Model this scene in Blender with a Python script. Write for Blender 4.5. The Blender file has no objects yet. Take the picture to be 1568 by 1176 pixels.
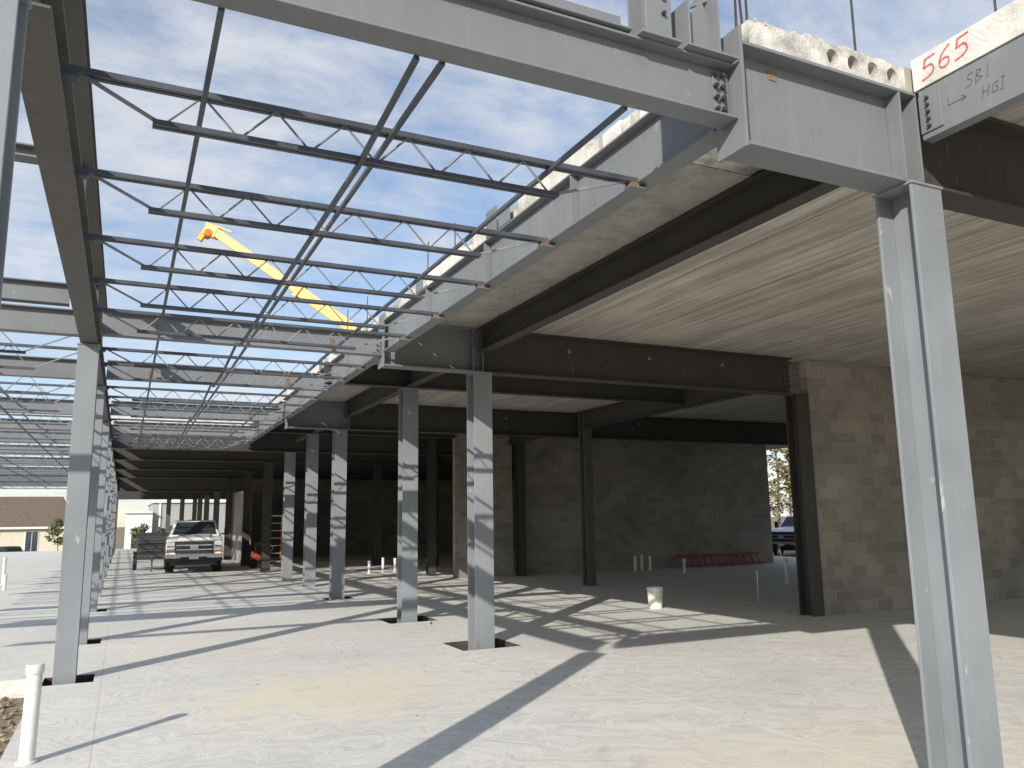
import bpy, bmesh, math, random
import numpy as np
from mathutils import Vector, Matrix
random.seed(7)
scene=bpy.context.scene
COL=scene.collection
# ------------------------------------------------------------------ materials
def newmat(name):
    m=bpy.data.materials.new(name); m.use_nodes=True
    nt=m.node_tree; b=nt.nodes['Principled BSDF']
    return m,nt,b
def N(nt,t,**k):
    n=nt.nodes.new(t)
    for a,v in k.items(): setattr(n,a,v)
    return n
def ramp(nt,src,stops):
    r=N(nt,'ShaderNodeValToRGB'); e=r.color_ramp.elements
    while len(e)>1: e.remove(e[-1])
    e[0].position=stops[0][0]; e[0].color=(*stops[0][1],1)
    for p,c in stops[1:]:
        q=e.new(p); q.color=(*c,1)
    nt.links.new(src,r.inputs[0]); return r.outputs[0]
def noise(nt,vec,scale,detail=4,rough=.55,dist=0):
    n=N(nt,'ShaderNodeTexNoise'); n.inputs['Scale'].default_value=scale
    n.inputs['Detail'].default_value=detail; n.inputs['Roughness'].default_value=rough
    n.inputs['Distortion'].default_value=dist
    if vec is not None: nt.links.new(vec,n.inputs['Vector'])
    return n.outputs['Fac']
def mapping(nt,vec,scale=(1,1,1),loc=(0,0,0),rot=(0,0,0)):
    m=N(nt,'ShaderNodeMapping'); m.inputs['Scale'].default_value=scale
    m.inputs['Location'].default_value=loc; m.inputs['Rotation'].default_value=rot
    nt.links.new(vec,m.inputs['Vector']); return m.outputs[0]
def mix(nt,fac,a,b,mode='MIX'):
    m=N(nt,'ShaderNodeMix',data_type='RGBA',blend_type=mode)
    for s,v in ((m.inputs[0],fac),(m.inputs[6],a),(m.inputs[7],b)):
        if isinstance(v,(int,float)): s.default_value=v
        elif isinstance(v,tuple): s.default_value=(*v,1)
        else: nt.links.new(v,s)
    return m.outputs[2]
def math_(nt,op,a,b=None,c=None):
    m=N(nt,'ShaderNodeMath',operation=op)
    for i,v in enumerate((a,b,c)):
        if v is None: continue
        if isinstance(v,(int,float)): m.inputs[i].default_value=v
        else: nt.links.new(v,m.inputs[i])
    return m.outputs[0]
def bump(nt,b,h,strength=.3,dist=.02):
    n=N(nt,'ShaderNodeBump'); n.inputs['Strength'].default_value=strength; n.inputs['Distance'].default_value=dist
    nt.links.new(h,n.inputs['Height']); nt.links.new(n.outputs[0],b.inputs['Normal'])
def simple(name,col,rough=.6,metal=0,var=.15,scale=6,bmp=.0):
    m,nt,b=newmat(name); g=N(nt,'ShaderNodeNewGeometry').outputs['Position']
    f=noise(nt,g,scale,3)
    lo=tuple(c*(1-var) for c in col); hi=tuple(min(1,c*(1+var)) for c in col)
    nt.links.new(ramp(nt,f,[(.3,lo),(.7,hi)]),b.inputs['Base Color'])
    b.inputs['Roughness'].default_value=rough; b.inputs['Metallic'].default_value=metal
    if bmp: bump(nt,b,noise(nt,g,scale*8,3),bmp,.01)
    return m

def steel_mat(name,base,scuff=.5,rust=.2,th=.62,r0=.5):
    m,nt,b=newmat(name); g=N(nt,'ShaderNodeNewGeometry').outputs['Position']
    big=noise(nt,g,1.1,3); c=ramp(nt,big,[(.3,tuple(x*.87 for x in base)),(.7,tuple(x*1.1 for x in base))])
    st=noise(nt,mapping(nt,g,(14,14,1.2)),1.0,3)
    c=mix(nt,ramp(nt,st,[(.5,(0,0,0)),(.8,(.2,)*3)]),c,tuple(x*1.35+.02 for x in base))
    sc=noise(nt,mapping(nt,g,(7,7,2.2)),1.5,7,.72,.6)
    c=mix(nt,ramp(nt,sc,[(th,(0,0,0)),(th+.035,(scuff,)*3)]),c,(.50,.48,.42))
    rs=noise(nt,mapping(nt,g,(2.5,2.5,2.5),(3,9,2)),1.2,6,.65)
    c=mix(nt,ramp(nt,rs,[(.64,(0,0,0)),(.73,(rust,)*3)]),c,(.20,.12,.07))
    nt.links.new(c,b.inputs['Base Color'])
    b.inputs['Metallic'].default_value=.05; b.inputs['Specular IOR Level'].default_value=.35
    nt.links.new(ramp(nt,sc,[(.3,(r0,)*3),(.7,(r0+.2,)*3)]),b.inputs['Roughness'])
    return m
M_steel=steel_mat('primed_steel',(.195,.205,.212),.3,.3,.64)
M_steelcol=steel_mat('primed_steel_column',(.24,.258,.275),.8,.3,.635,.45)
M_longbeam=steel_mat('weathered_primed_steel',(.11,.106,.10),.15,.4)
M_dark=steel_mat('dark_primed_steel',(.058,.053,.049),.12,.3)  # darker copy of primed steel; interior shade is put into the colour
M_joist=simple('joist_paint',(.075,.083,.10),.5,.1,.25,5)
M_web=simple('joist_web_paint',(.25,.265,.29),.5,.1,.25,5)
M_bolt=simple('bolt_steel',(.07,.062,.055),.5,.5,.3,30)
M_rust=simple('rusty_tag',(.21,.125,.075),.8,0,.3,30)

def concrete_floor():
    m,nt,b=newmat('slab_concrete'); g=N(nt,'ShaderNodeNewGeometry').outputs['Position']
    L=noise(nt,g,.35,6,.6,.4)
    c=ramp(nt,L,[(.3,(.60,.595,.565)),(.5,(.70,.69,.65)),(.72,(.78,.765,.71))])
    w1=noise(nt,mapping(nt,g,(1,1,1)),.9,2,.5); 
    rotv=N(nt,'ShaderNodeVectorRotate',rotation_type='Z_AXIS'); nt.links.new(g,rotv.inputs['Vector']); nt.links.new(math_(nt,'MULTIPLY',w1,1.5),rotv.inputs['Angle'])
    sw=noise(nt,mapping(nt,rotv.outputs[0],(1.3,4.5,1)),1.3,6,.66,.6)
    c=mix(nt,ramp(nt,sw,[(.42,(.0,)*3),(.64,(.8,)*3)]),c,(.49,.49,.475))
    sw2=noise(nt,mapping(nt,rotv.outputs[0],(6,1.8,1),(5,0,0)),1.4,6,.66,.8)
    c=mix(nt,ramp(nt,sw2,[(.48,(.0,)*3),(.66,(.6,)*3)]),c,(.82,.805,.76))
    fine=noise(nt,g,26,5,.75)
    c=mix(nt,.4,c,ramp(nt,fine,[(.3,(.40,.40,.39)),(.7,(.78,.77,.74))]),'OVERLAY')
    def patch(x,y,rx,ry,amt,off):
        d=mapping(nt,g,(1/rx,1/ry,0),(-x/rx,-y/ry,0))
        ln=N(nt,'ShaderNodeVectorMath',operation='LENGTH'); nt.links.new(d,ln.inputs[0])
        e=math_(nt,'SUBTRACT',1.0,ln.outputs['Value'])
        n=math_(nt,'MULTIPLY_ADD',noise(nt,mapping(nt,g,(1,1,1),(off,0,0)),1.6,7,.7,1.5),2.6,-1.3)
        s=math_(nt,'ADD',e,n)
        return ramp(nt,s,[(-.0,(0,)*3),(.9,(amt,)*3)])
    for a in ((2.0,8.7,1.9,1.9,.8,0),(4.2,4.6,3.2,1.6,.45,7),(1.0,13,3,3,.25,19),(11.5,12.8,3,1.0,.35,23)):
        c=mix(nt,patch(*a),c,(.80,.73,.55))
    sp=noise(nt,g,8,7,.8)
    c=mix(nt,ramp(nt,sp,[(.63,(0,)*3),(.69,(.45,)*3)]),c,(.34,.335,.32))
    st=noise(nt,mapping(nt,g,(1,1,1),(31,7,0)),1.0,6,.7,.8)
    c=mix(nt,ramp(nt,st,[(.60,(0,)*3),(.68,(.35,)*3)]),c,(.42,.41,.38))
    sx=N(nt,'ShaderNodeSeparateXYZ'); nt.links.new(g,sx.inputs[0])
    def line(out,pos,w,col,amt):
        nonlocal c
        d=math_(nt,'ABSOLUTE',math_(nt,'SUBTRACT',out,pos))
        f=math_(nt,'LESS_THAN',d,w)
        c=mix(nt,math_(nt,'MULTIPLY',f,amt),c,col)
    line(sx.outputs[0],4.93,.007,(.9,.9,.89),.7)
    line(sx.outputs[0],-.12,.006,(.5,.35,.2),.4)
    for yy in (6.9,14.75,22.1): line(sx.outputs[1],yy,.004,(.2,.2,.19),.35)
    nt.links.new(c,b.inputs['Base Color'])
    b.inputs['Roughness'].default_value=.8; b.inputs['Specular IOR Level'].default_value=.3
    bump(nt,b,fine,.3,.008)
    return m
M_floor=concrete_floor()

def plank_mat(name='hollow_core_plank',k=1.0):
    m,nt,b=newmat(name); g=N(nt,'ShaderNodeNewGeometry').outputs['Position']
    st=noise(nt,mapping(nt,g,(9,.25,1)),1.0,4,.6,.3)
    c=ramp(nt,st,[(.3,(.31*k,.285*k,.235*k)),(.5,(.41*k,.382*k,.325*k)),(.68,(.51*k,.485*k,.43*k))])
    st2=noise(nt,mapping(nt,g,(40,.9,1)),1.0,3)
    c=mix(nt,.6,c,ramp(nt,st2,[(.3,(.26,)*3),(.7,(.72,)*3)]),'OVERLAY')
    blot=noise(nt,g,.9,5,.7)
    c=mix(nt,.5,c,ramp(nt,blot,[(.3,(.34,)*3),(.7,(.62,)*3)]),'OVERLAY')
    nt.links.new(c,b.inputs['Base Color']); b.inputs['Roughness'].default_value=.9
    bump(nt,b,st2,.4,.01); return m
M_plank=plank_mat()
def rough_conc():
    m,nt,b=newmat('rough_concrete'); g=N(nt,'ShaderNodeNewGeometry').outputs['Position']
    n=noise(nt,g,4,7,.75); c=ramp(nt,n,[(.3,(.30,.28,.24)),(.55,(.47,.45,.40)),(.8,(.58,.56,.51))])
    nt.links.new(c,b.inputs['Base Color']); b.inputs['Roughness'].default_value=.95
    bump(nt,b,noise(nt,g,12,6,.75),1,.05); return m
M_rough=rough_conc()
M_edge=simple('plank_edge_concrete',(.62,.60,.55),.9,0,.22,5,.5)
M_edge2=simple('broken_concrete',(.52,.50,.45),.95,0,.35,9,.8)
def cmu(name,a,bcol,mort):
    m,nt,b=newmat(name); g=N(nt,'ShaderNodeNewGeometry').outputs['Position']
    sx=N(nt,'ShaderNodeSeparateXYZ'); nt.links.new(g,sx.inputs[0])
    u=math_(nt,'ADD',sx.outputs[0],sx.outputs[1])
    cb=N(nt,'ShaderNodeCombineXYZ'); nt.links.new(u,cb.inputs[0]); nt.links.new(sx.outputs[2],cb.inputs[1])
    br=N(nt,'ShaderNodeTexBrick'); nt.links.new(cb.outputs[0],br.inputs['Vector'])
    br.inputs['Scale'].default_value=1; br.inputs['Brick Width'].default_value=.406; br.inputs['Row Height'].default_value=.203
    br.inputs['Mortar Size'].default_value=.007; br.inputs['Mortar Smooth'].default_value=.3
    br.inputs['Color1'].default_value=(*a,1); br.inputs['Color2'].default_value=(*bcol,1); br.inputs['Mortar'].default_value=(*mort,1)
    big=noise(nt,g,.7,4,.6)
    c=mix(nt,.7,br.outputs['Color'],ramp(nt,big,[(.3,(.33,)*3),(.7,(.62,)*3)]),'OVERLAY')
    fine=noise(nt,g,60,3,.7)
    c=mix(nt,.5,c,ramp(nt,fine,[(.3,(.35,)*3),(.7,(.65,)*3)]),'OVERLAY')
    nt.links.new(c,b.inputs['Base Color']); b.inputs['Roughness'].default_value=.95
    bump(nt,b,math_(nt,'MULTIPLY',br.outputs['Fac'],-1.0),.7,.012); return m
M_cmu=cmu('concrete_block',(.345,.315,.265),(.25,.23,.19),(.40,.38,.33))
M_cmu2=cmu('concrete_block_grey',(.31,.29,.25),(.225,.21,.18),(.36,.34,.30))
def dirt():
    m,nt,b=newmat('dirt_and_grass'); g=N(nt,'ShaderNodeNewGeometry').outputs['Position']
    a=noise(nt,g,.12,5,.6); f=noise(nt,g,6,5,.75)
    c=ramp(nt,a,[(.35,(.20,.155,.10)),(.55,(.27,.22,.15)),(.68,(.13,.15,.06))])
    c=mix(nt,.6,c,ramp(nt,f,[(.3,(.3,)*3),(.7,(.7,)*3)]),'OVERLAY')
    nt.links.new(c,b.inputs['Base Color']); b.inputs['Roughness'].default_value=1
    bump(nt,b,f,.8,.05); return m
M_dirt=dirt()
M_shadesoil=simple('shade_dark_soil',(.07,.058,.045),.95,0,.3,9,.5)  # soil tone made dark; shade inside the leave-outs is put into the colour
M_white=simple('white_pvc',(.74,.74,.71),.4,0,.08,8)
M_whitepaint=simple('white_vehicle_paint',(.72,.73,.74),.25,0,.06,3)
M_black=simple('black_plastic',(.02,.02,.022),.5,0,.3,10)
M_tire=simple('tyre_rubber',(.025,.025,.025),.85,0,.2,20)
M_chrome=simple('bright_trim',(.5,.5,.52),.25,.8,.05,10)
M_glass=simple('vehicle_glass',(.03,.04,.05),.08,0,.1,4)
M_lamp=simple('lamp_lens',(.6,.61,.63),.15,.3,.2,30)
M_amber=simple('amber_lens',(.6,.22,.03),.3,0,.1,30)
M_yellow=simple('crane_yellow',(.80,.40,.03),.4,0,.12,.5)
M_orange=simple('orange_fibreglass',(.62,.20,.04),.5,0,.15,5)
M_red=simple('red_paint',(.30,.05,.035),.6,0,.3,6)
M_sprayred=simple('red_spray_paint',(.62,.13,.12),.8,0,.35,60)
M_chalk=simple('marker_scribble',(.11,.115,.12),.8,0,.3,60)
M_alu=simple('aluminium',(.55,.55,.55),.35,.7,.1,10)
M_siding=simple('cream_siding',(.66,.60,.47),.8,0,.06,2)
M_greywall=simple('grey_panel_wall',(.36,.365,.36),.8,0,.12,.6)
M_roof=simple('brown_shingles',(.15,.115,.085),.9,0,.2,3,.5)
M_trim=simple('white_trim',(.78,.78,.76),.6,0,.05,5)
M_win=simple('window_glass',(.06,.07,.09),.1,0,.2,2)
M_bark=simple('bark',(.14,.11,.085),.9,0,.3,6)
M_leaf1=simple('dry_leaves',(.22,.165,.08),.8,0,.35,1)
M_leaf2=simple('green_leaves',(.085,.11,.035),.8,0,.35,1)
M_leaf3=simple('pale_leaves',(.30,.25,.14),.8,0,.3,1)
M_gravel=simple('gravel_stone',(.26,.20,.14),.95,0,.4,8)
M_wood=simple('lumber',(.36,.28,.18),.8,0,.2,12)

# ------------------------------------------------------------------ mesh accumulator
class Acc:
    def __init__(s): s.v=[];s.f=[];s.m=[]
    def add(s,vs,fs,mi=0):
        o=len(s.v); s.v+= [tuple(v) for v in vs]; s.f+=[tuple(i+o for i in f) for f in fs]; s.m+=[mi]*len(fs)
    def box(s,x0,x1,y0,y1,z0,z1,mi=0):
        vs=[(x0,y0,z0),(x1,y0,z0),(x1,y1,z0),(x0,y1,z0),(x0,y0,z1),(x1,y0,z1),(x1,y1,z1),(x0,y1,z1)]
        s.add(vs,[(0,3,2,1),(4,5,6,7),(0,1,5,4),(1,2,6,5),(2,3,7,6),(3,0,4,7)],mi)
    def hexa(s,vs,mi=0):
        s.add(vs,[(0,3,2,1),(4,5,6,7),(0,1,5,4),(1,2,6,5),(2,3,7,6),(3,0,4,7)],mi)
    def bar(s,p,q,w,h,mi=0,up=(0,0,1),w2=None,h2=None):
        p=Vector(p);q=Vector(q);d=(q-p).normalized();u=Vector(up)
        if abs(d.dot(u))>.98:u=Vector((1,0,0))
        r=d.cross(u).normalized();u=r.cross(d)
        w2=w if w2 is None else w2;h2=h if h2 is None else h2
        vs=[]
        for c,a,b in((p,w/2,h/2),(q,w2/2,h2/2)):
            vs+=[c-r*a-u*b,c+r*a-u*b,c+r*a+u*b,c-r*a+u*b]
        s.add(vs,[(0,1,2,3),(7,6,5,4),(0,4,5,1),(1,5,6,2),(2,6,7,3),(3,7,4,0)],mi)
    def cyl(s,p,q,r,n=12,mi=0,r2=None,cap=True):
        p=Vector(p);q=Vector(q);d=(q-p).normalized();u=Vector((0,0,1))
        if abs(d.dot(u))>.98:u=Vector((1,0,0))
        a=d.cross(u).normalized();b=a.cross(d);r2=r if r2 is None else r2
        vs=[];
        for c,rr in((p,r),(q,r2)):
            for i in range(n):
                t=2*math.pi*i/n; vs.append(c+a*math.cos(t)*rr+b*math.sin(t)*rr)
        fs=[(i,(i+1)%n,n+(i+1)%n,n+i) for i in range(n)]
        if cap: fs+=[tuple(range(n))[::-1],tuple(range(n,2*n))]
        s.add(vs,fs,mi)
    def prism(s,pts,x0,x1,mi=0):
        n=len(pts); vs=[(x0,y,z) for y,z in pts]+[(x1,y,z) for y,z in pts]
        fs=[tuple(range(n)),tuple(range(n,2*n))[::-1]]+[(i,n+i,n+(i+1)%n,(i+1)%n) for i in range(n)]
        s.add(vs,fs,mi)
    def obj(s,name,mats,bevel=0,smooth=False,loc=(0,0,0),rotz=0,parent=None):
        me=bpy.data.meshes.new(name); me.from_pydata(s.v,[],s.f); 
        for m in (mats if isinstance(mats,(list,tuple)) else [mats]): me.materials.append(m)
        me.polygons.foreach_set('material_index',s.m)
        bm=bmesh.new(); bm.from_mesh(me); bmesh.ops.recalc_face_normals(bm,faces=bm.faces); bm.to_mesh(me); bm.free()
        if smooth: me.polygons.foreach_set('use_smooth',[True]*len(me.polygons))
        me.update(); o=bpy.data.objects.new(name,me); COL.objects.link(o)
        o.location=loc; o.rotation_euler=(0,0,rotz)
        if bevel:
            md=o.modifiers.new('bevel','BEVEL'); md.width=bevel; md.segments=2; md.limit_method='ANGLE'; md.angle_limit=math.radians(40)
        if parent: o.parent=parent
        return o
def empty(name,loc=(0,0,0),rotz=0):
    e=bpy.data.objects.new(name,None); COL.objects.link(e); e.location=loc; e.rotation_euler=(0,0,rotz); return e

# ------------------------------------------------------------------ steel members
def ibeamX(a,x0,x1,y,z0,z1,w=.18,tf=.016,tw=.012,mi=0):
    a.box(x0,x1,y-w/2,y+w/2,z0,z0+tf,mi); a.box(x0,x1,y-w/2,y+w/2,z1-tf,z1,mi); a.box(x0,x1,y-tw/2,y+tw/2,z0+tf,z1-tf,mi)
def ibeamY(a,y0,y1,x,z0,z1,w=.18,tf=.016,tw=.012,mi=0):
    a.box(x-w/2,x+w/2,y0,y1,z0,z0+tf,mi); a.box(x-w/2,x+w/2,y0,y1,z1-tf,z1,mi); a.box(x-tw/2,x+tw/2,y0,y1,z0+tf,z1-tf,mi)
def boltsX(a,x,y,zs,r=.014,mi=1,side=-1):
    for z in zs: a.cyl((x,y,z),(x,y+side*.022,z),r,6,mi)
def column(x,y,ztop,w=.29,d=.29,mat=None,zbot=-.2,capplate=True,name='steel_column'):
    a=Acc(); tf=.022;tw=.014
    a.box(x-w/2,x+w/2,y-d/2,y-d/2+tf,zbot,ztop-.02); a.box(x-w/2,x+w/2,y+d/2-tf,y+d/2,zbot,ztop-.02)
    a.box(x-tw/2,x+tw/2,y-d/2+tf,y+d/2-tf,zbot,ztop-.02)
    if capplate: a.box(x-w/2-.01,x+w/2+.01,y-d/2-.01,y+d/2+.01,ztop-.02,ztop-.002)
    return a.obj(name,[mat or M_steelcol],.003)
XL,XA,XE,XW=-.50,4.69,3.19,11.02
ZB,ZS=3.91,4.575
column(-.60,3.5,3.92,.23,.27)
for y in (10.9,14.2,19.2,22.8,25.7,30.2,35.5,42,48): column(XL,y,3.92,.23,.25)
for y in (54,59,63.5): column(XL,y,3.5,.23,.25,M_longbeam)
for y in (3.5,10.9): column(XA,y,ZB)
column(XA,14.25,4.19)
column(4.55,19.0,ZB); column(4.69,22.8,4.19); column(4.60,25.7,ZB)
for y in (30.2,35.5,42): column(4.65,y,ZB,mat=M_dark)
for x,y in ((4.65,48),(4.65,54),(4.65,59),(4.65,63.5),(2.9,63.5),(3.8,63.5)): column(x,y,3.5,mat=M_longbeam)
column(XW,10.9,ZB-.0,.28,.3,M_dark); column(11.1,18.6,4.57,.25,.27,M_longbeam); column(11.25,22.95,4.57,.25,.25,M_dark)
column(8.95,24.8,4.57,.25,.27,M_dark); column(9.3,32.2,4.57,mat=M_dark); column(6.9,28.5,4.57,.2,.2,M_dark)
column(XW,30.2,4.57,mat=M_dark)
def deepbeam(y,x0,x1,split):
    a=Acc(); ibeamX(a,x0,split,y,ZB,ZS,.24,.022,.014)
    a.box(x0-.022,x0-.002,y-.13,y+.13,ZB-.02,ZS+.09)
    for sx in (split-.16,split+.0):
        a.box(sx-.008,sx+.008,y-.118,y-.009,ZB+.024,ZS-.024); a.box(sx-.008,sx+.008,y+.009,y+.118,ZB+.024,ZS-.024)
    a.box(x0+.30,x0+.37,y-.012,y-.0075,ZS-.13,ZS-.07,2)
    a.obj('cantilever_beam',[M_steel,M_bolt,M_rust],.003)
    b=Acc(); ibeamX(b,split+.012,x1,y,ZB,ZS,.24,.022,.014)
    for k in range(1,4):
        xx=split+(x1-split)*k/4
        b.cyl((xx,y-.008,ZB+.45),(xx,y-.016,ZB+.45),.035,16,2)
    b.box(x1-.14,x1-.02,y-.020,y-.0075,ZB+.1,ZS-.1); boltsX(b,x1-.08,y-.02,[ZB+.16+.09*i for i in range(5)])
    b.obj('steel_beam',[M_dark,M_bolt,M_steel],.003)  # same beam run past the column; web shadow put into the darker steel
deepbeam(3.5,XE,XW,XA+.02); deepbeam(10.9,XE,XW-.15,XA+.02); deepbeam(19.0,3.3,21.5,4.75)
for y in (25.7,30.2,35.5,42.0):
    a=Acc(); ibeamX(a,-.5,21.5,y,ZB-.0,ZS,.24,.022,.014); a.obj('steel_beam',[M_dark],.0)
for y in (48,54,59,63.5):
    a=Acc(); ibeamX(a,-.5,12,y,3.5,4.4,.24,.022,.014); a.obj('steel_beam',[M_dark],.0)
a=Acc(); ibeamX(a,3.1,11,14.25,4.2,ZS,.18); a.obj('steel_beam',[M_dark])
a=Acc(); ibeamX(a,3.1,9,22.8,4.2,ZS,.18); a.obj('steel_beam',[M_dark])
jy=[4.5,5.85,7.24,8.56,9.78, 12.0,13.15, 15.4,16.6,17.8, 20.2,21.5, 23.8,24.8]
for (ya,yb) in ((3.64,10.76),(11.04,18.86),(19.14,25.56)):
    a=Acc(); ibeamY(a,ya,yb,XE+.05,4.10,4.555,.16,.016,.012)
    for yy in jy:
        if ya<yy<yb: a.box(XE-.10,XE+.043,yy-.04,yy+.04,4.056,4.066); a.box(XE+.032,XE+.043,yy-.04,yy+.04,4.066,4.12)
    for k in range(1,4):
        yk=ya+(yb-ya)*k/4; a.box(XE-.028,XE+.043,yk-.005,yk+.005,4.118,4.537)
    a.obj('edge_beam',[M_steel],.003)
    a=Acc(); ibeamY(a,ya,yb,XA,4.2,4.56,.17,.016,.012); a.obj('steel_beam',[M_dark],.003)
    if ya>11:
        a=Acc(); ibeamY(a,ya,yb,XW,4.1,4.56,.17,.016,.012); a.obj('steel_beam',[M_dark])
for y in (3.95,6.7,7.0,9.2,12.1,14.8,17.0):
    a=Acc(); h=random.uniform(.12,.28)
    a.box(XE-.035,XE-.027,y-.13,y+.13,4.56,4.60+h); a.box(XE-.027,XE+.10,y-.13,y+.13,4.557,4.5645)
    a.obj('pour_stop_plate',[M_steel])
a=Acc(); ys=[3.64]+[y for y in (10.9,19.2,25.7,35.5,48)]
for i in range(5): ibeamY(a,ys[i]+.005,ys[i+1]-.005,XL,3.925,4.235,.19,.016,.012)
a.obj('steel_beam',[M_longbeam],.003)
a=Acc(); ibeamY(a,3.3,13.4,XL+.03,4.68,4.86,.17,.012,.010)
for y in (3.45,7.2,10.9,13.3): a.box(XL-.02,XL+.06,y-.04,y+.04,4.238,4.678)
a.obj('roof_curb_beam',[M_longbeam],.002)
def xbeam(y,x0,x1,z0=4.06,z1=4.36,mat=None,w=.16,tabs=True,spots=False):
    a=Acc(); ibeamX(a,x0,x1,y,z0,z1,w)
    if tabs:
        a.box(x1-.12,x1-.005,y-.018,y-.0065,z0+.04,z1-.04,0); boltsX(a,x1-.05,y-.018,[z0+.08+.07*i for i in range(3)])
    if spots:
        for xs_ in (.27,1.35,2.47): a.box(xs_-.035,xs_+.035,y-.0105,y-.0065,z0+.05,z0+.05+random.uniform(.1,.2),2)
    return a.obj('steel_beam',[mat or M_steel,M_bolt,M_rust],.003)
xbeam(3.5,-.38,XE-.03,4.08,4.43)
for y in (10.9,14.25,19.0,22.8): xbeam(y,-.38,XE-.03,spots=True)
for y in (10.9,14.25,19.0,22.8,25.7,30.2,35.5,42,48,55): xbeam(y,-9,-.62,4.03,4.34,tabs=False)
xbeam(10.9,-9,-.75,4.40,4.66,tabs=False); xbeam(7.3,-9,-.65,4.72,4.83,tabs=False)
a=Acc(); a.box(-.2,2.42,3.40,3.52,4.445,4.457); a.box(-.2,2.42,3.52,3.53,4.445,4.60); a.obj('steel_channel',[M_steel],.003)
a=Acc(); x=2.60; a.box(x-.09,x+.09,3.40,3.415,4.45,6.6); a.box(x-.09,x+.09,3.565,3.58,4.45,6.6); a.box(x-.006,x+.006,3.415,3.565,4.45,6.6)
a.box(x-.14,x+.14,3.37,3.61,4.432,4.448)
boltsX(a,x+.03,3.40,[4.6+.1*i for i in range(3)]); a.obj('steel_post',[M_steel,M_bolt],.003)
a=Acc(); a.box(2.80,2.812,3.38,3.62,4.45,4.74); a.hexa([(2.83,3.44,4.45),(3.13,3.44,4.45),(3.13,3.455,4.45),(2.83,3.455,4.45),(2.83,3.44,4.66),(2.95,3.44,4.80),(2.95,3.455,4.80),(2.83,3.455,4.66)])
a.box(2.78,3.15,3.37,3.63,4.434,4.449); a.bar((2.9,3.5,4.78),(3.12,3.46,4.90),.02,.02)
a.box(3.02,3.03,3.38,3.6,4.45,4.95)
a.obj('bracket_plate',[M_steel],.002)
a=Acc(); xx=XA+.03
a.box(xx-.006,xx+.006,-6,3.36,4.22,4.575); a.box(xx+.006,xx+.09,-6,3.36,4.22,4.234); a.box(xx+.006,xx+.09,-6,3.36,4.561,4.575)
a.box(xx-.018,xx-.0065,3.20,3.36,4.26,4.53)
for i in range(5): a.cyl((xx-.018,3.29,4.295+.05*i),(xx-.04,3.29,4.295+.05*i),.013,6,1)
a.obj('steel_channel',[M_steel,M_bolt],.003)
a=Acc()
for i in range(4):
    for j in (0,1): a.cyl((3.10-.05*j,3.482,4.14+.075*i),(3.10-.05*j,3.45,4.14+.075*i),.014,6)
a.obj('bolt_group',[M_bolt])

# ------------------------------------------------------------------ joists
def joist(xa,xb,y,zt=4.128,depth=.245,n=6,inset=.45):
    a=Acc()
    j=random.uniform(-.012,.012)
    for s in (-.021,.021): a.box(xa,xb,y+s-.014,y+s+.014,zt-.034,zt)
    c0,c1=xa+inset+j,xb-inset-.2+j
    for s in (-.02,.02): a.box(c0,c1,y+s-.013,y+s+.013,zt-depth,zt-depth+.03)
    a.box(xa,xa+.08,y-.036,y+.036,zt-.06,zt-.035,0); a.box(xb-.07,xb,y-.036,y+.036,zt-.06,zt-.035,2)
    zt2,zb=zt-.02,zt-depth+.015
    L=c1-c0-.1; st=L/n; r=.0075
    a.bar((xa+.08,y,zt2),(c0+.05,y,zb),.018,.018,1); a.bar((xb-.08,y,zt2),(c1-.05,y,zb),.018,.018,1)
    for i in range(n):
        x0=c0+.05+i*st
        a.cyl((x0,y,zb),(x0+st/2,y,zt2),r,5,1,cap=False); a.cyl((x0+st/2,y,zt2),(x0+st,y,zb),r,5,1,cap=False)
    return a.obj('bar_joist',[M_joist,M_web,M_rust])
for y in jy: joist(XL+.07,XE-.02,y)
yy=12.0; jl=[]
while yy<58:
    if min(abs(yy-q) for q in (10.9,14.25,19,22.8,25.7,30.2,35.5,42,48,55))>.35: jl.append(yy)
    yy+=1.22
for y in jl: joist(-9,XL-.07,y,4.33,.36,12,.5)
a=Acc()
for x,z in ((.27,4.08),(1.35,4.08),(2.47,4.08),(1.16,3.872)):
    y=3.58
    for k,ye in enumerate((10.82,14.17,18.92,22.72,25.5)):
        xs0,z0_=x,z
        if z<4:
            a.bar((x+.05,y,4.07),(x,y+.95,z),.028,.028); a.bar((x,ye-.9,z),(x+.03,ye,4.07),.028,.028)
            a.bar((x,y+.95,z),(x,ye-.9,z),.028,.028)
        else:
            a.bar((x,y,z+random.uniform(-.006,.006)),(x+random.uniform(-.015,.015),ye,z+random.uniform(-.006,.006)),.028,.028)
        y=ye+.16
for x in (-2.2,-4.2,-6.4): a.bar((x,11,4.28),(x,57,4.28),.028,.028); a.bar((x,11,3.96),(x,57,3.96),.028,.028)
a.obj('bridging_rod',[M_joist])

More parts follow.
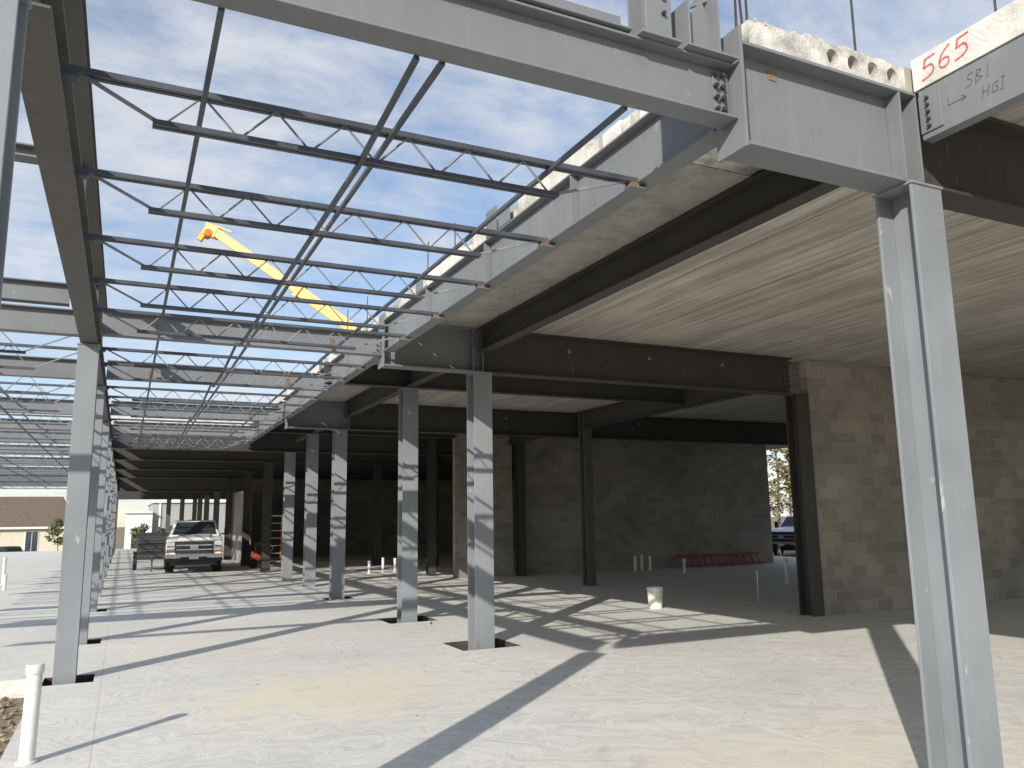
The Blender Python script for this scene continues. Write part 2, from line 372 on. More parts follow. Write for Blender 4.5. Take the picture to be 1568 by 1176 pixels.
# ------------------------------------------------------------------ hollow-core slab overhead
a=Acc()
def planks(x0,x1,y0,y1,mi=0):
    x=x0
    while x<x1-.3:
        w=min(1.2,x1-x); dz=random.uniform(-.003,.004); a.box(x+.008,x+w-.008,y0,y1,ZS+.005+dz,ZS+.215,mi); x+=1.2
planks(4.66,25.5,3.42,10.9); planks(4.66,25.5,10.915,18.99); planks(4.66,25.5,19.005,25.6)
planks(-.6,25.5,25.62,48); planks(-.6,12,48.02,64)
planks(4.77,25.5,-6,3.40)
a.box(3.30,4.655,4.9,18.99,ZS+.003,ZS+.205,1); a.box(3.30,4.655,19.0,25.6,ZS+.003,ZS+.205,1)
a.box(4.700,4.755,-6,3.38,ZS+.006,ZS+.235,2)
a.box(-.7,25.5,25.52,25.60,ZS+.006,ZS+.225,2)
a.box(3.2,3.292,25.60-.1,25.60,ZS+.006,ZS+.2,2)
y=3.7
while y<25.4:
    l=random.uniform(.07,.4)
    x0=XE+random.uniform(.03,.10); z1=ZS+random.uniform(.10,.25)
    j=lambda s=.03: random.uniform(-s,s)
    a.hexa([(x0,y,ZS-.01),(3.45,y,ZS-.01),(3.45,y+l,ZS-.01),(x0+j(),y+l,ZS-.01),(x0+j(),y+j(),z1+j()),(3.45,y,z1+j()),(3.45,y+l,z1+j()),(x0+j(.04),y+l+j(),z1+j(.04))],random.choice((2,2,3)))
    y+=l+random.choice((0,0,.03,.08,.15))
a.obj('hollow_core_floor_slab',[M_plank,M_rough,M_edge,M_edge2])
cu=bpy.data.curves.new('plank_end','CURVE'); cu.dimensions='2D'; cu.fill_mode='BOTH'; cu.extrude=.74
def spl(pts):
    s=cu.splines.new('POLY'); s.points.add(len(pts)-1)
    for i,p in enumerate(pts): s.points[i].co=(p[0],p[1],0,1)
    s.use_cyclic_u=True
top=[(4.66-.045*i,.20+random.uniform(-.028,.012)) for i in range(29)]
spl([(3.28,0),(4.66,0)]+top+[(3.28,.17)])
for i in (3,4,5,6):
    cx=3.43+.185*i; spl([(cx+.052*math.cos(t*math.pi/10)*random.uniform(.94,1.05),.095+.060*math.sin(t*math.pi/10)) for t in range(20)])
o=bpy.data.objects.new('plank_end',cu); COL.objects.link(o)
bpy.context.view_layer.objects.active=o; o.select_set(True)
bpy.ops.object.convert(target='MESH'); o=bpy.context.object; o.name='hollow_core_plank'
o.data.materials.clear(); o.data.materials.append(M_edge2)
o.rotation_euler=(math.pi/2,0,0); o.location=(0,4.15,ZS+.006)
a=Acc()
for k in range(60):
    x=random.uniform(3.3,4.6); y=random.uniform(3.42,3.7); r=random.uniform(.01,.035); z=ZS+.205
    a.add([(x-r,y-r,z-r),(x+r,y-r*.6,z-r),(x+r*.3,y+r,z-r),(x,y,z+r*.8)],[(0,1,2),(0,1,3),(1,2,3),(2,0,3)])
a.obj('concrete_rubble',[M_edge2])
a=Acc()
for x,y,h,l in ((3.22,3.45,.7,.02),(3.42,3.6,.55,-.03),(3.36,3.5,.45,.0),(4.25,3.45,1.3,.01),(4.9,2.9,.45,.02),(3.4,8.6,.5,0),(3.4,9.6,.6,.02),(3.4,12.5,.6,0),(3.4,13.8,.7,0),(5.6,7,.9,0),(3.5,16,.7,0)):
    a.cyl((x,y,ZS+.1),(x+l,y,ZS+.2+h),.008,8)
a.obj('starter_bar',[M_bolt])
def strokes(name,lines,x,y0,z0,h,w,mat,slant=0):
    a=Acc()
    for ln in lines:
        for (u0,v0),(u1,v1) in zip(ln[:-1],ln[1:]):
            a.bar((x,y0-(u0+v0*slant)*h,z0+v0*h),(x,y0-(u1+v1*slant)*h,z0+v1*h),.003,w*random.uniform(.7,1.15),0,up=(0,.3,1))
    return a.obj(name,[mat])
def smooth_pts(p):
    for _ in range(2):
        q=[p[0]]
        for a_,b_ in zip(p[:-1],p[1:]): q+=[(a_[0]*.75+b_[0]*.25,a_[1]*.75+b_[1]*.25),(a_[0]*.25+b_[0]*.75,a_[1]*.25+b_[1]*.75)]
        p=q+[p[-1]]
    return p
five=[(.6,1),(.08,.95),(.05,.55),(.4,.62),(.62,.4),(.5,.1),(.0,.0)]
six=[(.5,1),(.15,.75),(.0,.35),(.2,.02),(.5,.1),(.55,.4),(.3,.52),(.05,.35)]
nums=[]
for k,g in enumerate((five,six,five)): nums.append([(u+k*.82,v+.05*k) for u,v in (g[:3]+smooth_pts(g[3:]) if g is five else smooth_pts(g))])
strokes('painted_number',nums,4.698,3.31,ZS+.05,.145,.012,M_sprayred,.15)
sb=[smooth_pts([(.5,1),(.1,.9),(.1,.6),(.5,.45),(.45,.1),(0,0)]),[(.8,0),(.8,1),(1.2,.85),(.8,.55),(1.3,.3),(.8,0)],[(1.7,0),(1.7,1)]]
strokes('marker_note',sb,XA+.022,3.03,4.43,.085,.0035,M_chalk,.2)
hg=[[(0,0),(0,1)],[(.5,0),(.5,1)],[(0,.5),(.5,.5)],[(1.3,.9),(.85,.7),(.85,.1),(1.3,.1),(1.3,.45),(1.1,.45)],[(1.7,0),(1.7,1)],[(1.55,0),(1.85,0)],[(1.55,1),(1.85,1)]]
strokes('marker_note',hg,XA+.022,2.93,4.31,.075,.0035,M_chalk,.2)
strokes('marker_note',[[(0,1),(0,.2),(1.6,.2),(1.2,.5)],[(1.6,.2),(1.2,0)]],XA+.022,3.16,4.36,.08,.003,M_chalk,.1)

# ------------------------------------------------------------------ ground slab with leave-outs
holes=[]
for x,y in ((XA,10.9),(XA,14.25)): holes.append((x-.44,x+.44,y-.42,y+.42))
for y in (10.9,14.2,19.2): holes.append((XL-.22,XL+.30,y-.25,y+.30))
holes.append((4.25,4.9,18.68,19.32))
X0,X1,Y0_,Y1_=-30,25.5,-8,66
xs=sorted(set([X0,-.74,X1]+[h[i] for h in holes for i in(0,1)])); ysl=sorted(set([Y0_,11.25,Y1_]+[h[i] for h in holes for i in(2,3)]))
a=Acc()
def solid(xc,yc):
    if xc<-.74 and yc<11.25: return False
    return not any(h[0]<xc<h[1] and h[2]<yc<h[3] for h in holes)
nx,ny=len(xs)-1,len(ysl)-1
S=[[solid((xs[i]+xs[i+1])/2,(ysl[j]+ysl[j+1])/2) for j in range(ny)] for i in range(nx)]
T=-.34
for i in range(nx):
    for j in range(ny):
        if not S[i][j]: continue
        x0,x1,y0,y1=xs[i],xs[i+1],ysl[j],ysl[j+1]
        a.add([(x0,y0,0),(x1,y0,0),(x1,y1,0),(x0,y1,0)],[(0,1,2,3)])
        inner=1 if x0>-.8 else 0  # dark side faces paint in the shade of the leave-outs
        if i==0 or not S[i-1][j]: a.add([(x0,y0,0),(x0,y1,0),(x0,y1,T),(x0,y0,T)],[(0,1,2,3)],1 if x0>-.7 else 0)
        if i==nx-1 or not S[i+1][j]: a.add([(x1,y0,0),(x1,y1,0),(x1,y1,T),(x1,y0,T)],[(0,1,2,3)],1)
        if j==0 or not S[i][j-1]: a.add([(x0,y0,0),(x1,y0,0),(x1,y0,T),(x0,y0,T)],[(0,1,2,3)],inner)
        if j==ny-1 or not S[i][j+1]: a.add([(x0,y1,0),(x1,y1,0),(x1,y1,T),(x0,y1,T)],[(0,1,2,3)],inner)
o=a.obj('concrete_floor',[M_floor,M_shadesoil])
# soil in the leave-outs
a=Acc()
for h in holes: a.box(h[0]-.02,h[1]+.02,h[2]-.02,h[3]+.02,-.33,-.17)
a.obj('leave_out_soil',[M_shadesoil])
cs=[-1500,-700,-350,-180,-110,-70,-45]+[-30+2.5*i for i in range(29)]+[45,55,65,80,100,120,160,220,350,700,1500]
def tz(x,y):
    s=min(1,max(0,(math.hypot(max(0,-x-5),max(0,y-68)))/50)); s=s*s*(3-2*s)
    return -.22-2.2*s+(random.uniform(-.05,.04) if (-5<x<-.7 and 2<y<11.3) else 0)
a=Acc(); n=len(cs); cy=[c+15 for c in cs]
a.v=[(x,y,tz(x,y)) for y in cy for x in cs]; a.f=[(j*n+i,j*n+i+1,(j+1)*n+i+1,(j+1)*n+i) for j in range(n-1) for i in range(n-1)]; a.m=[0]*len(a.f)
a.obj('ground',[M_dirt],smooth=True)
a=Acc()
def rock(c,r,mi=0):
    vs=[]
    for d in ((1,0,0),(-1,0,0),(0,1,0),(0,-1,0),(0,0,1),(0,0,-1)):
        k=r*random.uniform(.6,1.2); vs.append((c[0]+d[0]*k,c[1]+d[1]*k,c[2]+d[2]*k*.7))
    a.add(vs,[(0,2,4),(2,1,4),(1,3,4),(3,0,4),(2,0,5),(1,2,5),(3,1,5),(0,3,5)],mi)
for i in range(1800): rock((random.uniform(-4,-.78),random.uniform(4.5,11.2),-.2+random.uniform(-.02,.03)),random.uniform(.012,.06))
a.obj('gravel',[M_gravel])
a=Acc()
for i in range(300):
    x,y=random.uniform(-.3,10),random.uniform(4,22)
    if solid(x,y): rock((x,y,.003),random.choice((.005,.006,.008,.013)))
for i in range(9):
    x,y=random.uniform(2,12),random.uniform(9,20); t=random.uniform(0,3.1); l=random.uniform(.08,.35)
    a.bar((x,y,.012),(x+l*math.cos(t),y+l*math.sin(t),.012),.015,.012,1)
a.obj('construction_debris',[M_gravel,M_wood])

# ------------------------------------------------------------------ block walls
a=Acc(); a.box(11.22,25.4,10.80,11.0,0.002,ZS-.002); a.obj('concrete_block_wall',[M_cmu])
a=Acc(); a.box(9.15,11.1,23.2,23.4,.002,ZS-.002); a.box(11.42,21.75,23.2,23.4,.002,ZS-.002)
for x in (17.0,17.25,17.5,18.3): a.cyl((x,23.19,3.3),(x,23.17,3.75),.01,6,0)
a.obj('concrete_block_wall',[M_cmu2])
a=Acc(); a.box(5.6,20,43.0,43.2,.002,ZS-.002); a.obj('concrete_block_wall',[M_cmu2])
a=Acc(); a.box(20.2,20.4,23.42,42.9,.002,ZS-.002); a.obj('concrete_block_wall',[M_cmu2])  # unseen side wall, added to keep light from entering at the right end
a=Acc(); a.box(4.85,5.05,37.0,43.0,.002,3.2); a.obj('concrete_block_wall',[M_cmu2])

# ------------------------------------------------------------------ pipes, bucket, ladder
def pipe(x,y,h,r=.05,cap=True,tilt=0):
    a=Acc(); a.cyl((x,y,-.1),(x+tilt,y,h),r,20); 
    if cap: a.cyl((x+tilt,y,h-.06),(x+tilt,y,h+.012),r*1.16,20)
    a.cyl((x,y,.0),(x,y,.02),r*1.35,20)
    o=a.obj('pvc_pipe',[M_white],.004); 
    for p in o.data.polygons: p.use_smooth=len(p.vertices)==4
    return o
pipe(-.55,7.35,.70,.055,tilt=.01)
for x,y,h in ((15.3,22.7,.45),(15.6,22.75,.5),(15.9,22.7,.47),(16.0,21.0,.42),(15.6,16.2,.62),(9.0,27.4,.5),(8.6,27.5,.45),(8.2,27.6,.5),(7.6,27.2,.4),(-3.2,29.4,.8),(-3.5,30,.5),(-2.9,27,.4),(10.2,24.5,.4)): pipe(x,y,h,.045,cap=random.random()<.6)
a=Acc(); a.cyl((11.8,13.1,0),(11.82,13.1,.62),.014,8); a.cyl((11.82,13.1,.55),(11.82,13.1,.63),.022,8); a.obj('conduit_stub',[M_alu])
def bucket(x,y):
    n=28; a=Acc(); prof=[(.128,0.0),(.130,.01),(.150,.36),(.158,.36),(.158,.385),(.152,.40),(.143,.40),(.135,.06),(0.0,.05)]
    prof=[(.0,.0)]+prof; vs=[];
    for r,z in prof:
        for i in range(n): t=2*math.pi*i/n; vs.append((x+r*math.cos(t),y+r*math.sin(t),z+.002))
    fs=[(k*n+i,k*n+(i+1)%n,(k+1)*n+(i+1)%n,(k+1)*n+i) for k in range(len(prof)-1) for i in range(n)]
    a.add(vs,fs)
    for zz in (.30,.33):
        a.cyl((x,y,zz),(x,y,zz+.008),.155,28,0)
    pts=[(x+.16*math.cos(t),y-.05-.13*math.sin(t),.33-.10*math.sin(t)) for t in [i*math.pi/12 for i in range(13)]]
    for p,q in zip(pts[:-1],pts[1:]): a.bar(p,q,.006,.006,1)
    a.add([(x+(.1425+.0)*1.012*math.cos(t),y+.1425*1.012*math.sin(t),z) for z in (.12,.25) for t in [math.pi*(1.15+.06*i) for i in range(9)]],[(i,i+1,10+i,9+i) for i in range(8)],2)
    return a.obj('plastic_bucket',[M_white,M_alu,M_siding],smooth=False)
bucket(9.4,13.3)
a=Acc()
x0,x1=17.3,20.9
for y,z in ((22.80,.06),(23.02,.38),(22.74,.10),(22.96,.42)): a.bar((x0,y,z),(x1,y,z),.03,.06)
k=x0+.15
while k<x1: a.bar((k,22.80,.06),(k,23.02,.38),.03,.03); k+=.3
a.obj('extension_ladder',[M_red])
e=Acc(); cx,cy_=5.45,33.0
for s in (-1,1):
    e.bar((cx+s*.28,cy_-.45,0),(cx+s*.2,cy_,2.0),.03,.07); e.bar((cx+s*.28,cy_+.5,0),(cx+s*.2,cy_+.03,1.95),.03,.05)
for i in range(1,7):
    t=i/7; e.bar((cx-.28+.08*t,cy_-.45+.45*t,2*t),(cx+.28-.08*t,cy_-.45+.45*t,2*t),.09,.025,1)
e.box(cx-.22,cx+.22,cy_-.1,cy_+.1,1.98,2.03,1)
e.obj('step_ladder',[M_orange,M_alu],rotz=0)

# towable generator beside the truck
a=Acc(); lx,ly=1.05,35.0
a.box(lx-.5,lx+.5,ly-.9,ly+.9,.5,1.35,0); a.box(lx-.53,lx+.53,ly-.93,ly+.93,1.35,1.42,0); a.box(lx-.4,lx+.4,ly-.91,ly-.902,.7,1.2,1)
for z in (.75,.85,.95,1.05,1.15): a.box(lx-.38,lx+.38,ly-.925,ly-.911,z,z+.03,2)
for s in (-.62,.5): a.cyl((lx+s,ly+.1,.33),(lx+s+.14,ly+.1,.33),.33,20,1); a.box(lx+s-.02,lx+s+.16,ly-.3,ly+.5,.66,.70,1)
a.box(lx-.5,lx+.5,ly-.9,ly+.9,.42,.495,1); a.bar((lx,ly-.9,.45),(lx,ly-1.7,.45),.08,.08,1); a.cyl((lx,ly-1.6,0),(lx,ly-1.6,.6),.03,8,2)
a.cyl((lx+.25,ly+.4,1.42),(lx+.25,ly+.4,1.65),.04,10,2)
a.obj('towable_generator',[M_dark,M_tire,M_joist],.01)
a=Acc(); cx,cy_=4.95,33.4
a.cyl((cx-.35,cy_,.45),(cx+.35,cy_,.45),.2,18,0); a.box(cx-.2,cx+.2,cy_-.14,cy_+.14,.64,.95,1)
a.cyl((cx-.28,cy_-.25,.16),(cx-.28,cy_-.17,.16),.16,16,2); a.cyl((cx-.28,cy_+.17,.16),(cx-.28,cy_+.25,.16),.16,16,2)
a.bar((cx+.3,cy_,.3),(cx+.3,cy_,0),.05,.05,1); a.bar((cx+.3,cy_-.15,.5),(cx+.6,cy_-.15,1.0),.03,.03,1); a.bar((cx+.3,cy_+.15,.5),(cx+.6,cy_+.15,1.0),.03,.03,1); a.bar((cx+.6,cy_-.17,1),(cx+.6,cy_+.17,1),.03,.03,1)
a.obj('air_compressor',[M_red,M_black,M_tire],.01)

# ------------------------------------------------------------------ pickup truck (front towards -Y)
def pickup(loc,rotz,paint,sc=1.0):
    root=empty('pickup_truck',loc,rotz); root.scale=(sc,sc,sc)
    W=.97
    a=Acc()
    body=[(.12,.62),(.10,1.00),(.18,1.20),(.55,1.27),(1.65,1.34),(1.75,1.36),(5.55,1.34),(5.60,.62),(4.95,.55),(4.85,.85),(4.45,1.0),(4.1,.85),(4.0,.5),(1.75,.5),(1.65,.85),(1.3,1.0),(.9,.85),(.8,.55)]
    a.prism(body,-W,W,0)
    a.obj('body',[paint],.045,parent=root)
    a=Acc()
    a.hexa([(-.62,.2,1.2),(.62,.2,1.2),(.7,1.62,1.33),(-.7,1.62,1.33),(-.5,.35,1.285),(.5,.35,1.285),(.56,1.6,1.40),(-.56,1.6,1.40)]); a.obj('hood',[paint],.02,parent=root)
    a=Acc()
    zt=1.93
    a.hexa([(-.92,1.55,1.33),(.92,1.55,1.33),(.92,3.75,1.33),(-.92,3.75,1.33),(-.74,2.25,zt),(.74,2.25,zt),(.74,3.6,zt),(-.74,3.6,zt)])
    a.obj('cab',[paint],.05,parent=root)
    a=Acc()
    def lerp(p,q,t): return tuple(p[i]+(q[i]-p[i])*t for i in range(3))
    bl,br,tl,tr=(-.92,1.55,1.33),(.92,1.55,1.33),(-.74,2.25,zt),(.74,2.25,zt)
    q=[lerp(lerp(bl,br,.06),lerp(tl,tr,.06),.08),lerp(lerp(bl,br,.94),lerp(tl,tr,.94),.08),lerp(lerp(bl,br,.94),lerp(tl,tr,.94),.88),lerp(lerp(bl,br,.06),lerp(tl,tr,.06),.88)]
    nrm=Vector((0,-.65,.75)).normalized()*.012
    a.add([Vector(p)+nrm for p in q],[(0,1,2,3)])
    for s in (-1,1):
        for (u0,u1) in ((.24,.56),(.60,.95)):
            def P(u,v):
                yb=1.55+(3.75-1.55)*u; yt=2.25+(3.6-2.25)*max(0,(u-.12))/.88
                return (s*(.93-.18*v+.008),yb+(yt-yb)*v,1.33+.60*v)
            a.add([P(u0,.12),P(u1,.12),P(u1,.82),P(u0,.82)],[(0,1,2,3)])
    a.obj('windows',[M_glass],parent=root)
    a=Acc()
    a.box(-.66,.66,.055,.14,.72,1.16,0)
    a.box(-.68,.68,.045,.10,1.155,1.175,1)
    for z in (.86,1.02): a.box(-.62,.62,.035,.06,z-.022,z+.022,1)
    a.box(-.14,.14,.02,.05,.88,1.0,1)
    for s in (-1,1):
        x0,x1=sorted((s*.68,s*.95)); a.box(x0,x1,.065,.2,.82,1.13,2); a.box(x0+.02,x1-.02,.055,.1,.80,.86,3); a.box(x0-.004,x1+.004,.075,.21,.78,.80,0)
        a.box(*sorted((s*.70,s*.93)),.058,.066,.96,1.0,0)
    a.box(-.99,.99,-.04,.14,.56,.70,1); a.box(-.99,.99,-.02,.2,.44,.555,0); a.box(-.45,.45,-.05,.0,.46,.60,0)
    for s in (-.66,.66): a.cyl((s,-.055,.60),(s,-.02,.60),.055,14,2)
    a.box(-.16,.16,-.056,-.051,.52,.60,4); a.box(-.8,.8,0.0,.5,.30,.43,0)
    for s in (-.38,.38): a.box(s-.03,s+.03,-.09,-.051,.42,.52,0)
    a.box(-.99,.99,5.60,5.72,.5,.7,1)
    for s in (-.2,0,.2): a.box(s-.04,s+.04,2.28,2.36,zt+.003,zt+.035,3)
    a.obj('front_end',[M_black,M_chrome,M_lamp,M_amber,M_white],.012,parent=root)
    a=Acc()
    for s in (-1,1):
        a.bar((s*.93,1.95,1.38),(s*1.13,1.93,1.42),.05,.05); x0,x1=sorted((s*1.08,s*1.24)); a.box(x0,x1,1.88,1.98,1.34,1.64)
    a.obj('mirrors',[M_black],.02,parent=root)
    a=Acc()
    a.box(-.85,.85,3.85,5.5,1.30,1.365,0); a.obj('bed',[M_black],parent=root)
    a=Acc()
    for s in (-1,1):
        for y in (1.28,4.45):
            a.cyl((s*.70,y,.40),(s*.985,y,.40),.40,28,0); a.cyl((s*.98,y,.40),(s*.995,y,.40),.23,20,1); a.cyl((s*.99,y,.40),(s*1.01,y,.40),.07,12,0)
    a.box(-.7,.7,1.2,1.36,.32,.45,0); a.box(-.7,.7,4.37,4.53,.32,.45,0); a.box(-.4,.4,.6,5.4,.42,.52,0)
    a.obj('wheels',[M_tire,M_chrome],.02,parent=root)
    return root
pickup((2.35,31.3,0.0),math.radians(-4),M_whitepaint,.97)
pickup((28.3,29.6,-.22),math.radians(-70),M_whitepaint,1.0)
for (x,y) in ((25.6,27.4),(26.6,28.0)):
    a=Acc(); a.box(-.18,.18,-.18,.18,0,.03,1); a.cyl((0,0,.03),(0,0,.28),.13,16,0,.09); a.cyl((0,0,.28),(0,0,.45),.089,16,2,.055); a.cyl((0,0,.45),(0,0,.7),.054,16,0,.02)
    a.obj('traffic_cone',[M_orange,M_black,M_white],loc=(x,y,-.22))
a=Acc()
for k in range(5):
    for s in range(6): a.box(-.6+s*.2,-.5+s*.2,-.5,.5,k*.14+.10,k*.14+.12)
    for s in (-.5,0,.4): a.box(-.6,.5,s,s+.09,k*.14,k*.14+.098)
a.obj('pallet_stack',[M_wood],loc=(25.9,28.6,-.22),rotz=.4)

# ------------------------------------------------------------------ crane
root=empty('mobile_crane',(0,0,0))
tip=Vector((4.9,63.5,24.2)); low=Vector((14.8,58.0,15.9)); d=(low-tip).normalized()
base=tip+d*((tip.z-3.0)/-d.z)
a=Acc(); Lb=(base-tip).length
a.bar(base,tip+d*Lb*.48,.95,1.05); a.bar(tip+d*Lb*.5,tip+d*Lb*.24,.78,.86); a.bar(tip+d*Lb*.26,tip+d*.4,.60,.68)
for k in (.48,.24): a.bar(tip+d*Lb*k,tip+d*(Lb*k+.35),1.05,1.12)
a.obj('boom',[M_yellow],.03,parent=root)
a=Acc(); a.bar(tip+d*.6,tip-d*.6+Vector((0,0,-.3)),.7,.9); a.bar(tip-d*.3,tip+Vector((-.9,.3,-.9)),.4,.4)
a.cyl(tip+Vector((-.3,-.45,-.4)),tip+Vector((-.3,.45,-.4)),.3,16,1); a.bar(tip+Vector((-.5,0,.5)),tip+d*2+Vector((0,0,.9)),.15,.15)
a.obj('boom_head',[M_yellow,M_orange],.03,parent=root)
a=Acc(); bx,by,_=base
a.box(bx-5.5,bx+5.5,by-1.3,by+1.3,.9,1.7,0); a.box(bx-6.6,bx-4.6,by-1.25,by+1.25,.9,2.7,0); a.box(bx-6.63,bx-6.58,by-1.0,by+1.0,1.8,2.5,2)
a.box(bx-1.5,bx+2.5,by-1.2,by+1.2,1.75,3.2,0); a.box(bx-2.8,bx-1.4,by-1.3,by-.3,1.75,3.4,2)
for k in (-4.6,-3.0,2.2,3.8): 
    for s in (-1.2,.9): a.cyl((bx+k,by+s,.42),(bx+k,by+s+.3,.42),.62,20,1)
a.obj('carrier',[M_yellow,M_tire,M_glass],.03,parent=root)

# ------------------------------------------------------------------ distant buildings
def house(name,x0,x1,y0,y1,zb,ze,zr,wins,wall,roof):
    root=empty(name)
    a=Acc(); a.box(x0,x1,y0,y1,zb,ze); a.obj('walls',[wall],parent=root)
    a=Acc(); o=.5; ym=(y0+y1)/2
    a.add([(x0-o,y0-o,ze),(x1+o,y0-o,ze),(x1+o,y1+o,ze),(x0-o,y1+o,ze),(x0+3,ym,zr),(x1-1.2,ym,zr)],[(0,1,5,4),(1,2,5),(2,3,4,5),(3,0,4),(0,3,2,1)])
    a.obj('roof',[roof],parent=root)
    a=Acc(); a.box(x0-o,x1+o,y0-o-.05,y0-o-.002,ze-.22,ze+.04); 
    for w in wins:
        a.box(w-.75,w+.75,y0-.06,y0-.003,zb+.9,ze-.45,0); a.box(w-.65,w-.04,y0-.09,y0-.061,zb+1.0,ze-.55,1); a.box(w+.04,w+.65,y0-.09,y0-.061,zb+1.0,ze-.55,1)
    a.obj('window_and_trim',[M_trim,M_win],parent=root); return root
house('low_brown_roof_building',-50,-6.3,118,132,-2.6,1.6,5.6,[-48+4.2*i for i in range(10)],M_siding,M_roof)
root=empty('pale_metal_building')
a=Acc(); a.box(2.3,15,78,92,-1.4,3.6,0); a.obj('walls',[M_greywall],parent=root)
a=Acc(); a.box(2.1,15.2,77.8,92.2,3.6,3.8,0); a.box(.2,2.28,77.4,88,-1.4,2.7,0); a.box(.1,2.28,77.2,88.2,2.7,2.85,0); a.box(.7,1.6,77.33,77.39,-1.35,.9,1); a.box(2.8,2.95,77.9,77.99,-1.4,3.59,0); a.box(3.4,4.6,77.93,77.99,.3,1.6,1); a.obj('trim_and_entry',[M_trim,M_win],parent=root)
a=Acc(); a.prism([(0,.35),(0,.85),(1.0,.95),(1.6,1.42),(3.2,1.42),(3.9,1.0),(4.4,.9),(4.4,.35)],-.88,.88,0)
for s in (-.9,.65):
    for y in (.8,3.5): a.cyl((s,y,.33),(s+.25,y,.33),.33,18,1)
a.box(-.75,.75,1.15,1.3,1.0,1.3,2)
a.obj('parked_car',[M_black,M_tire,M_glass],.05,loc=(-9.6,100,tz(-9.6,100)),rotz=.6)

# ------------------------------------------------------------------ trees
def tree(a,x,y,z,h,spread,nl,mi,leaf=.25):
    tr=Vector((x,y,z)); top=Vector((x+random.uniform(-.4,.4),y+random.uniform(-.4,.4),z+h*.92)); r=h*.013
    mid=tr.lerp(top,.5)+Vector((random.uniform(-.3,.3),random.uniform(-.3,.3),0))
    a.cyl(tr,mid,r,7,0,r*.6,False); a.cyl(mid,top,r*.6,6,0,r*.12,False)
    tips=[]
    for i in range(16):
        t=random.uniform(.12,.95); p=(tr.lerp(mid,t*2) if t<.5 else mid.lerp(top,t*2-1))
        an=random.uniform(0,6.28); l=spread*(1.15-t)*random.uniform(.6,1.1)
        q=p+Vector((math.cos(an)*l,math.sin(an)*l,l*random.uniform(.4,1.0)))
        a.cyl(p,q,r*.3,5,0,r*.08,False); tips.append((p,q))
        for k in range(3):
            p2=p.lerp(q,random.uniform(.4,.9)); q2=p2+Vector((random.uniform(-1,1),random.uniform(-1,1),random.uniform(.2,1)))*l*.4
            a.cyl(p2,q2,r*.12,4,0,r*.04,False); tips.append((p2,q2))
    for i in range(nl):
        p,q=random.choice(tips); c=p.lerp(q,random.uniform(.45,1.1))+Vector([random.gauss(0,.22*spread*.4) for _ in range(3)])
        u=Vector([random.gauss(0,1) for _ in range(3)]).normalized(); v=u.orthogonal().normalized(); s=leaf*random.uniform(.5,1.2)
        a.add([c-u*s-v*s*.5,c+u*s-v*s*.4,c+u*s*.6+v*s*.5,c-u*s*.7+v*s*.6],[(0,1,2,3)],mi if random.random()<.7 else mi%3+1)
a=Acc()
for i in range(64):
    t=random.random(); x=42+t*22+random.uniform(0,9); y=66-t*30+random.uniform(0,9)
    tree(a,x,y,-.3,random.uniform(8,13),2.4,480,random.choice((1,1,3,2)),.2)
for i in range(10):
    tree(a,random.uniform(-60,-12),random.uniform(140,160),-2.4,random.uniform(5,7.2),2.4,200,random.choice((1,2)),.35)
a.obj('distant_trees',[M_bark,M_leaf1,M_leaf2,M_leaf3])
a=Acc(); tree(a,-4.9,80,tz(-4.9,80),3.2,1.2,700,2,.12); a.obj('young_tree',[M_bark,M_leaf1,M_leaf2,M_leaf3])
a=Acc(); tree(a,1.4,70,-.3,2.6,.9,800,2,.10); a.obj('young_tree',[M_bark,M_leaf1,M_leaf2,M_leaf3])

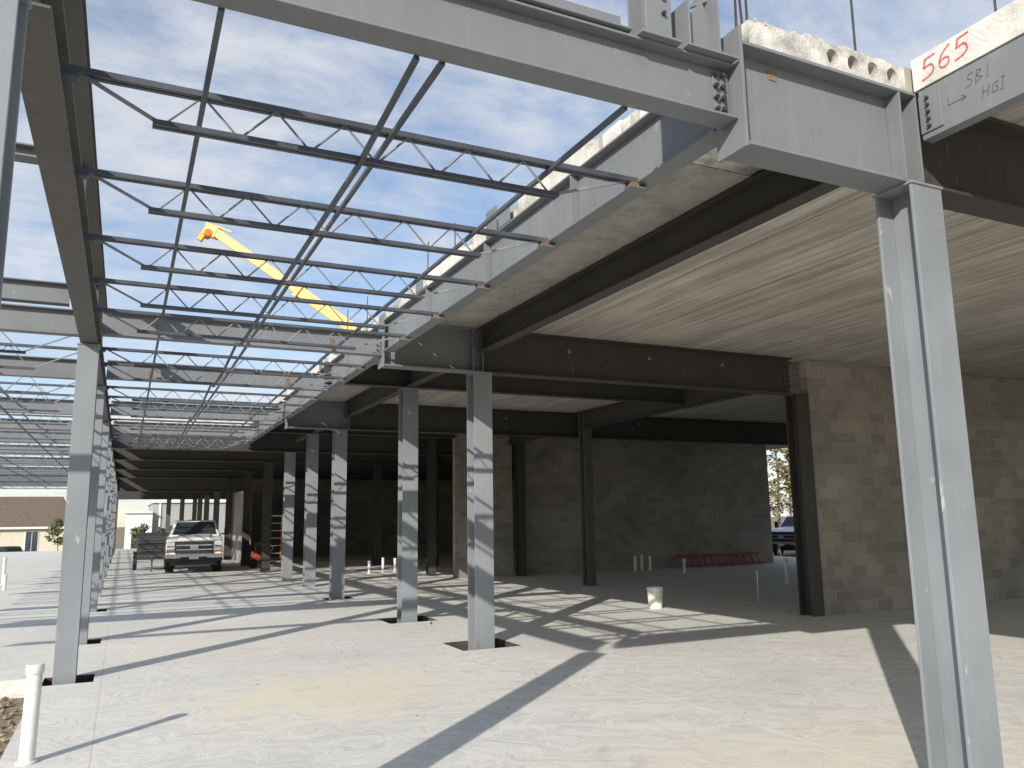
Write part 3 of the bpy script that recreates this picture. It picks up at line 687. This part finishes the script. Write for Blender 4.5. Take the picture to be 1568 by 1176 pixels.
# ------------------------------------------------------------------ world, sun, camera
el=math.radians(24.5); az=math.atan2(-.725,-.688)
w=bpy.data.worlds.new('World'); scene.world=w; w.use_nodes=True; nt=w.node_tree
bg=nt.nodes['Background']; sky=N(nt,'ShaderNodeTexSky'); sky.sky_type='NISHITA'; sky.sun_disc=False
sky.sun_elevation=el; sky.sun_rotation=az%(2*math.pi); sky.altitude=100; sky.air_density=1.0; sky.dust_density=.4; sky.ozone_density=1.6
tc=N(nt,'ShaderNodeTexCoord'); sx=N(nt,'ShaderNodeSeparateXYZ'); nt.links.new(tc.outputs['Generated'],sx.inputs[0])
zz=math_(nt,'ADD',math_(nt,'MAXIMUM',sx.outputs[2],0.0),.16)
cb=N(nt,'ShaderNodeCombineXYZ'); nt.links.new(math_(nt,'DIVIDE',sx.outputs[0],zz),cb.inputs[0]); nt.links.new(math_(nt,'DIVIDE',sx.outputs[1],zz),cb.inputs[1])
n1=noise(nt,cb.outputs[0],.9,3,.5,.4); n2=noise(nt,mapping(nt,cb.outputs[0],(1,1.5,1),(4,2,0),(0,0,.6)),4.2,8,.66,.25)
s=math_(nt,'ADD',math_(nt,'MULTIPLY',n1,.62),math_(nt,'MULTIPLY',n2,.42))
fac=ramp(nt,s,[(.43,(.14,)*3),(.51,(.42,)*3),(.59,(.78,)*3),(.68,(1,)*3)])
c=mix(nt,fac,mix(nt,1.0,sky.outputs[0],(1.3,1.35,1.42),'MULTIPLY'),(6.4,6.6,7.0))
nt.links.new(c,bg.inputs[0]); bg.inputs[1].default_value=.12
sd=bpy.data.lights.new('sun','SUN'); sd.energy=5; sd.angle=math.radians(.5); sd.color=(1,.935,.85)
so=bpy.data.objects.new('sun',sd); COL.objects.link(so)
dirv=Vector((.725*math.cos(el),.688*math.cos(el),-math.sin(el))); so.rotation_euler=dirv.to_track_quat('-Z','Y').to_euler(); so.location=(-20,-20,20)
f,A_,P_,R_=1229.476,math.radians(25.654),math.radians(9.531),math.radians(-.851)
F=np.array([math.sin(A_)*math.cos(P_),math.cos(A_)*math.cos(P_),math.sin(P_)]); R=np.array([math.cos(A_),-math.sin(A_),0]); U=np.cross(R,F)
R,U=R*math.cos(R_)+U*math.sin(R_),-R*math.sin(R_)+U*math.cos(R_)
cd=bpy.data.cameras.new('camera'); cd.sensor_width=36; cd.lens=f/1568*36; cd.clip_end=4000; cd.clip_start=.05
co=bpy.data.objects.new('camera',cd); COL.objects.link(co)
co.matrix_world=Matrix(((R[0],U[0],-F[0],0),(R[1],U[1],-F[1],0),(R[2],U[2],-F[2],1.75),(0,0,0,1)))
scene.camera=co
scene.view_settings.view_transform='Standard'; scene.view_settings.look='None'; scene.view_settings.exposure=0
